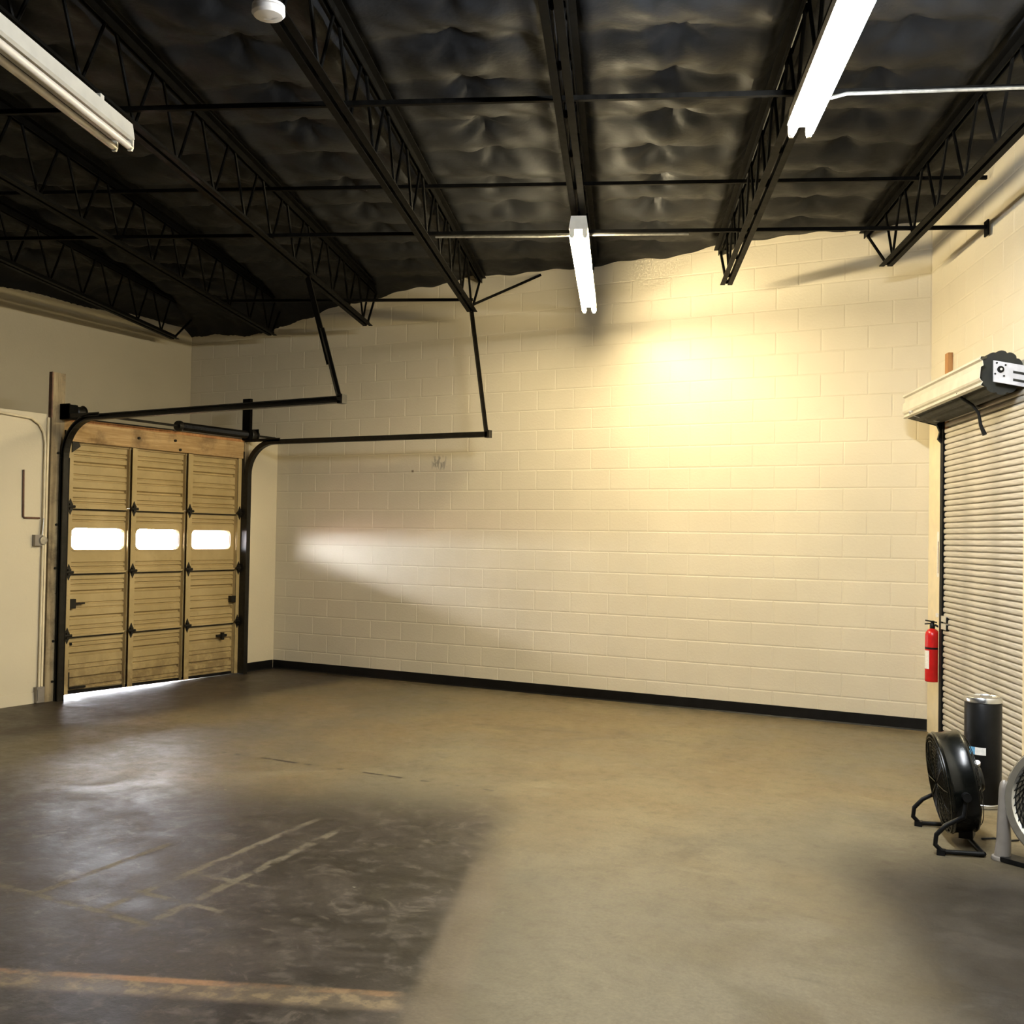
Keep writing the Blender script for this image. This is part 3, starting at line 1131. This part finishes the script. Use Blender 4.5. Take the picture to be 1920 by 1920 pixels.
# coil of rolled slats
pts = []
cN = 12
for i in range(cN * 6):
    a = 2 * math.pi * i / (cN * 6)
    r = .137 + .013 * (abs(math.cos(a * cN / 2)) ** .5) - .006
    pts.append((-.165 + r * math.cos(a), 2.695 + r * math.sin(a)))
MB().prism(pts, 'y', -2.20, -.48).build('curtain_coil', 'coil', rd)
# fascia hood
HP = [(-.285, 2.795), (-.312, 2.792), (-.316, 2.775), (-.300, 2.765), (-.296, 2.735), (-.312, 2.725), (-.318, 2.655), (-.312, 2.640), (-.298, 2.630), (-.312, 2.606), (-.292, 2.598)]
HP2 = [(x + .004, z) for x, z in HP][::-1]
MB().prism(HP + HP2, 'y', -2.245, -.33).build('hood', 'hood', rd)
MB().prism([(-.29, 2.605), (-.29, 2.78), (-.16, 2.86), (-.004, 2.78), (-.004, 2.53), (-.06, 2.545)], 'y', -.345, -.335).build('end_plate', 'coil', rd)
MB().prism([(-.29, 2.606), (-.06, 2.552), (-.06, 2.556), (-.29, 2.610)], 'y', -1.5, -.345).build('underside_shade_sheet', 'coil', rd)  # dark sheet standing in for the shade inside the open underside
pl = MB().prism([(-.236, 2.628), (-.236, 2.765), (-.01, 2.725), (-.01, 2.588)], 'y', -2.262, -2.252)
pl.build('bracket_plate', 'plate', rd)
for (t, z, r) in ((-.192, 2.706, .022), (-.216, 2.748, .006), (-.162, 2.734, .006), (-.226, 2.678, .006), (-.172, 2.664, .006)):
    MB().tube([(t, -2.262, z), (t, -2.266, z)], r, 16).build('bolt_hole' if r < .01 else 'shaft_hole', 'gasket', rd)
for z in (2.690, 2.640):
    MB().prism([(-.115, z - .008), (-.115, z + .008), (-.02, z - .010), (-.02, z - .026)], 'y', -2.264, -2.262).build('slot', 'coil', rd)
MB().tube([(-.192, -2.264, 2.706), (-.192, -2.275, 2.706)], .008, 10).build('shaft_end', 'chrome', rd)
MB().tube([(-.30, -1.72, 2.625), (-.27, -1.74, 2.585), (-.21, -1.76, 2.54), (-.17, -1.77, 2.48), (-.16, -1.78, 2.40), (-.135, -1.79, 2.33)], [.008, .011, .011, .010, .012, .016], 8).build('hook_strap', 'gasket', rd, True)
MB().tube([(-.312, -.55, 2.615), (-.320, -.56, 2.635), (-.312, -.60, 2.628)], .006, 6).tube([(-.30, -.58, 2.60), (-.2, -.6, 2.565), (-.1, -.6, 2.55)], .004, 6).build('hook_wire', 'plate', rd)
for z in (.905, .965):
    MB().box(TC - .026, TC - .004, -.66, -.535, z, z + .045).build('end_lock', 'hood', rd)
    MB().box(TC - .024, TC - .004, -.672, -.661, z - .006, z + .04).build('lock_bolt', 'gasket', rd)

MB().box(0, .036, -.085, 0, 0, .60).build('wall_stud', 'wood_stud', None, loc=FR(-.037, .52, 2.50), rz=A0, label='orange-brown wood stud end above the rolling door hood', cat='wood stud')

# sign and fire extinguisher beside the rolling door
sg = empty('wall_sign', FR(-.013, .36, 1.31), A0, label='narrow red and white sign on the jamb above the fire extinguisher', cat='sign')
MB().box(-.004, 0, -.02, .09, 0, .37).build('plate', 'paper', sg)
MB().box(-.006, -.004, .045, .055, .03, .29).build('red_stripe', 'rust', sg)

ex = empty('fire_extinguisher', FR(-.080, .385, .468), A0, label='red fire extinguisher hanging beside the rolling door', cat='fire extinguisher')
MB().lathe([(.050, 0), (.056, .006), (.056, .37), (.052, .395), (.038, .415), (.022, .425), (.018, .43)], seg=32).build('cylinder', 'red', ex, True)
MB().lathe([(.0565, .262), (.0568, .264), (.0568, .276), (.0565, .278)], seg=32).build('band', 'black_plastic', ex)
MB().lathe([(.019, .425), (.021, .43), (.021, .455), (.014, .47)], seg=16).build('valve', 'black_plastic', ex, True)
hd = MB().bar((-.05, .02, .492), (.03, -.02, .478), .018, .010).bar((-.055, .02, .462), (0, 0, .468), .016, .010).box(-.012, .012, -.012, .012, .455, .49)
hd.build('handle', 'black_plastic', ex)
MB().tube([(.01, -.03, .46), (.045, -.045, .44), (.060, -.035, .38), (.060, -.03, .2)], .009, 8).build('hose', 'black_plastic', ex, True)
lab = MB()
for i in range(9):
    a = math.radians(168 + 62 * i / 8)
    for z in (.105, .252):
        lab.v.append((.0572 * math.cos(a), .0572 * math.sin(a), z))
for i in range(8):
    lab.f.append((2 * i, 2 * i + 2, 2 * i + 3, 2 * i + 1))
lab.build('paper_label', 'paper', ex)
MB().box(.056, .066, -.02, .02, .10, .30).build('wall_bracket', 'galv', ex)
MB().box(-.022, 0, -.02, .02, 0, .03).build('inspection_tag', 'paper', None, loc=FR(-.013, .33, .985), rz=A0, label='small white clip on the jamb above the fire extinguisher', cat='clip')

# ------------------------------------------------------------------ tower heater
tw = empty('tower_appliance', (.972, -2.545, 0), label='tall black cylindrical tower appliance with silver rim by the rolling door', cat='tower fan')
MB().lathe([(.098, 0), (.106, .004), (.107, .022), (.103, .027)], seg=40).build('base_ring', 'chrome', tw, True)
MB().lathe([(.103, .027), (.1065, .032), (.1065, .622), (.103, .627)], seg=48).build('body', 'black_plastic', tw, True)
MB().lathe([(.103, .627), (.1085, .630), (.1085, .653), (.103, .661), (.092, .663), (.088, .657), (.002, .653)], seg=48).build('top_rim', 'chrome', tw, True)
vc = math.atan2(CAM_C[1] + 2.545, CAM_C[0] - .972)


def curved_label(a0, a1, z0, z1, r, name, mat, par):
    m = MB()
    for i in range(7):
        a = a0 + (a1 - a0) * i / 6
        m.v += [(r * math.cos(a), r * math.sin(a), z0), (r * math.cos(a), r * math.sin(a), z1)]
    for i in range(6):
        m.f.append((2 * i, 2 * i + 2, 2 * i + 3, 2 * i + 1))
    return m.build(name, mat, par)


curved_label(vc - .78, vc - .42, .322, .367, .1073, 'blue_sticker', 'blue_label', tw)
curved_label(vc - .42, vc + .16, .322, .367, .1073, 'white_sticker', 'paper', tw)

# ------------------------------------------------------------------ fans
RT = Vector((CAM_M[0][0], CAM_M[0][1], 0)).normalized()
FW = Vector((CAM_M[2][0], CAM_M[2][1], 0)).normalized()


def rings(m, o, ax, radii, h, r, seg=36):
    ax = Vector(ax).normalized()
    up = Vector((0, 0, 1))
    u = ax.cross(up).normalized()
    w = ax.cross(u)
    for R_ in radii:
        m.tube([Vector(o) + ax * h + (u * math.cos(2 * math.pi * i / seg) + w * math.sin(2 * math.pi * i / seg)) * R_ for i in range(seg)], r, 6, closed=True)
    return u, w


def blades(o, ax, R_, par, mat, n=5):
    ax = Vector(ax).normalized()
    u = ax.cross(Vector((0, 0, 1))).normalized()
    w = ax.cross(u)
    for k in range(n):
        a = 2 * math.pi * k / n
        m = MB()
        rows = []
        for i in range(6):
            rr = .06 + (R_ - .06) * i / 5
            wid = .25 + .35 * math.sin(math.pi * (i / 5) * .8 + .3)
            for sd_ in (-1, 1):
                aa = a + sd_ * wid * .5
                m.v.append(tuple(Vector(o) + (u * math.cos(aa) + w * math.sin(aa)) * rr + ax * (sd_ * .035)))
        for i in range(5):
            m.f.append((2 * i, 2 * i + 1, 2 * i + 3, 2 * i + 2))
        m.build('blade', mat, par)


# black drum fan, seen side on
c1 = Vector((.915, -3.475, 0))
fan = empty('drum_fan', c1, 0, label='black floor drum fan seen from the side, beside the tower', cat='fan')
tilt = math.radians(-9)
F1 = Vector((c1.x - CAM_C[0], c1.y - CAM_C[1], 0)).normalized()
R1v = Vector((F1.y, -F1.x, 0))
ax = (-R1v * .975 - F1 * .22).normalized()
axt = (ax * math.cos(tilt) + Vector((0, 0, 1)) * math.sin(tilt)).normalized()
cz = Vector((0, 0, .318))
R1 = .262
MB().lathe([(R1 - .012, .068), (R1, .068), (R1 + .006, .059), (R1, .048), (R1, -.045), (R1 + .006, -.056), (R1, -.066), (R1 - .012, -.066), (R1 - .012, .068)], cz, axt, 48).build('drum', 'black_gloss', fan, True)
m = MB()
rings(m, cz, axt, [.03 + i * .021 for i in range(11)], .081, .0022)
u_, w_ = rings(m, cz, axt, [R1 - .004], .074, .005)
for i in range(12):
    a = 2 * math.pi * i / 12
    dr = u_ * math.cos(a) + w_ * math.sin(a)
    m.tube([cz + axt * .088 + dr * .03, cz + axt * .088 + dr * .18, cz + axt * .074 + dr * R1], .0026, 6)
m.build('front_grille', 'black_gloss', fan, True)
m = MB()
rings(m, cz, axt, [.10 + i * .027 for i in range(6)], -.085, .0022)
for i in range(12):
    a = 2 * math.pi * i / 12
    dr = u_ * math.cos(a) + w_ * math.sin(a)
    m.tube([cz - axt * .115 + dr * .06, cz - axt * .095 + dr * .18, cz - axt * .066 + dr * (R1 - .004)], .0026, 6)
m.build('rear_grille', 'black_gloss', fan, True)
MB().lathe([(.01, -.145), (.062, -.142), (.072, -.128), (.072, -.02), (.05, 0), (.01, .004)], cz, axt, 28).build('motor', 'black_gloss', fan, True)
MB().lathe([(.05, -.02), (.055, .0), (.05, .05), (.01, .055)], cz, axt, 24).build('hub', 'black_plastic', fan, True)
blades(cz + axt * .015, axt, .235, fan, 'black_gloss')
kn = cz - axt * .120 + Vector((0, 0, .075))
MB().lathe([(.016, 0), (.016, .018), (.004, .02)], kn, Vector((0, 0, 1)) - F1 * .8, 14).build('white_disc', 'smoke', fan, True)  # small white disc at the back of the motor
MB().box(-.035, .035, -.06, .06, .03, .20).build('control_box', 'black_plastic', fan, loc=-ax * .07)
lat = ax.cross(Vector((0, 0, 1))).normalized()
for sd_ in (-1, 1):
    piv = cz + lat * sd_ * (R1 + .018) - Vector((0, 0, .02))
    base = lat * sd_ * (R1 + .02)
    zf = Vector((0, 0, .016))
    m = MB()
    path = [piv, piv + ax * .012 - Vector((0, 0, .10)), base + ax * .10 + Vector((0, 0, .15)), base + ax * .145 + Vector((0, 0, .10)), base + ax * .150 + Vector((0, 0, .05)), base + ax * .115 + zf,
            base + ax * .05 + zf, base - ax * .085 + zf]
    m.tube(path, .0125, 10)
    m.build('stand_tube', 'black_plastic', fan, True)
    MB().tube([piv - lat * sd_ * .03, piv + lat * sd_ * .022], .022, 14).build('pivot_knob', 'black_plastic', fan, True)
    MB().box(-.02, .02, -.02, .02, 0, .028).build('rubber_foot', 'black_plastic', fan, loc=base + ax * .12)
MB().tube([-ax * .085 + lat * (R1 + .02) + Vector((0, 0, .016)), -ax * .085 - lat * (R1 + .02) + Vector((0, 0, .016))], .0125, 10).build('cross_tube', 'black_plastic', fan, True)

# chrome-ringed fan at the right edge
c2 = Vector((1.462, -3.845, 0))
fan2 = empty('ring_fan', c2, 0, label='round fan with silver ring and dark grille at the right edge', cat='fan')
F2 = Vector((c2.x - CAM_C[0], c2.y - CAM_C[1], 0)).normalized()
R2v = Vector((F2.y, -F2.x, 0))
ax2 = (-F2 * .86 - R2v * .45 + Vector((0, 0, .18))).normalized()
cz2 = Vector((0, 0, .345))
R2 = .285
MB().lathe([(R2 - .056, .045), (R2 - .044, .058), (R2 - .012, .060), (R2, .045), (R2 + .002, .02), (R2 - .006, .0), (R2 - .050, .0), (R2 - .056, .045)], cz2, ax2, 64).build('front_ring', 'chrome', fan2, True)
MB().lathe([(R2 - .05, -.002), (R2 - .012, -.002), (R2 - .010, -.065), (R2 - .04, -.10), (R2 - .05, -.10), (R2 - .05, -.002)], cz2, ax2, 64).build('drum', 'black_plastic', fan2, True)
MB().lathe([(R2 - .02, -.060), (R2 + .002, -.062), (R2 + .002, -.082), (R2 - .02, -.084), (R2 - .02, -.060)], cz2, ax2, 64).build('rear_ring', 'chrome', fan2, True)
m = MB()
u2, w2 = rings(m, cz2, ax2, [.04 + i * .017 for i in range(13)], .046, .0022)
for i in range(40):
    a = 2 * math.pi * i / 40
    m.tube([cz2 + ax2 * (.050) + (u2 * math.cos(a + r_ * 1.4) + w2 * math.sin(a + r_ * 1.4)) * (.04 + .205 * r_) for r_ in (0, .35, .7, 1.0)], .0022, 5)
m.build('front_grille', 'black_gloss', fan2, True)
MB().lathe([(.005, .06), (.04, .058), (.044, .05), (.044, -.16), (.005, -.17)], cz2, ax2, 24).build('motor', 'black_plastic', fan2, True)
m = MB()
rings(m, cz2, ax2, [.08 + i * .025 for i in range(7)], -.105, .0024)
m.build('rear_grille', 'black_gloss', fan2, True)
blades(cz2 - ax2 * .02, ax2, .225, fan2, 'black_plastic')
lat2 = ax2.cross(Vector((0, 0, 1))).normalized()
for sd_ in (-1, 1):
    b0 = lat2 * sd_ * (R2 + .030)
    m = MB()
    m.tube([b0 + lat2 * sd_ * .006 + Vector((0, 0, .012)), b0 + Vector((0, 0, .10)), b0 + Vector((0, 0, .25)), b0 + Vector((0, 0, .355)), b0 + Vector((0, 0, .385)), b0 + Vector((0, 0, .40))], [.040, .035, .029, .024, .019, .008], 20)
    m.build('side_post', 'grey_plastic', fan2, True)
    MB().lathe([(.052, 0), (.054, .006), (.050, .018), (.03, .024)], b0 + lat2 * sd_ * .006, (0, 0, 1), 24).build('post_foot', 'grey_plastic', fan2, True)
    MB().tube([b0 + Vector((0, 0, .345)), b0 - lat2 * sd_ * .04 + Vector((0, 0, .345))], .014, 12).build('pivot', 'chrome', fan2, True)
MB().bar(lat2 * (R2 + .02) + Vector((0, 0, .015)), -lat2 * (R2 + .02) + Vector((0, 0, .015)), .10, .022).build('base_bar', 'black_plastic', fan2)

# power cord from the drum fan
a = c1 - ax * .15
pth = [Vector((0, 0, .006)), RT * .07 + FW * .01 + Vector((0, 0, .006)), RT * .14 - FW * .03 + Vector((0, 0, .006)), RT * .19 - FW * .02 + Vector((0, 0, .006))]
MB().tube(pth, .005, 6).build('power_cord', 'black_plastic', None, True, loc=a + RT * .02 + FW * .06, label='black power cord on the floor between the two fans', cat='cord')
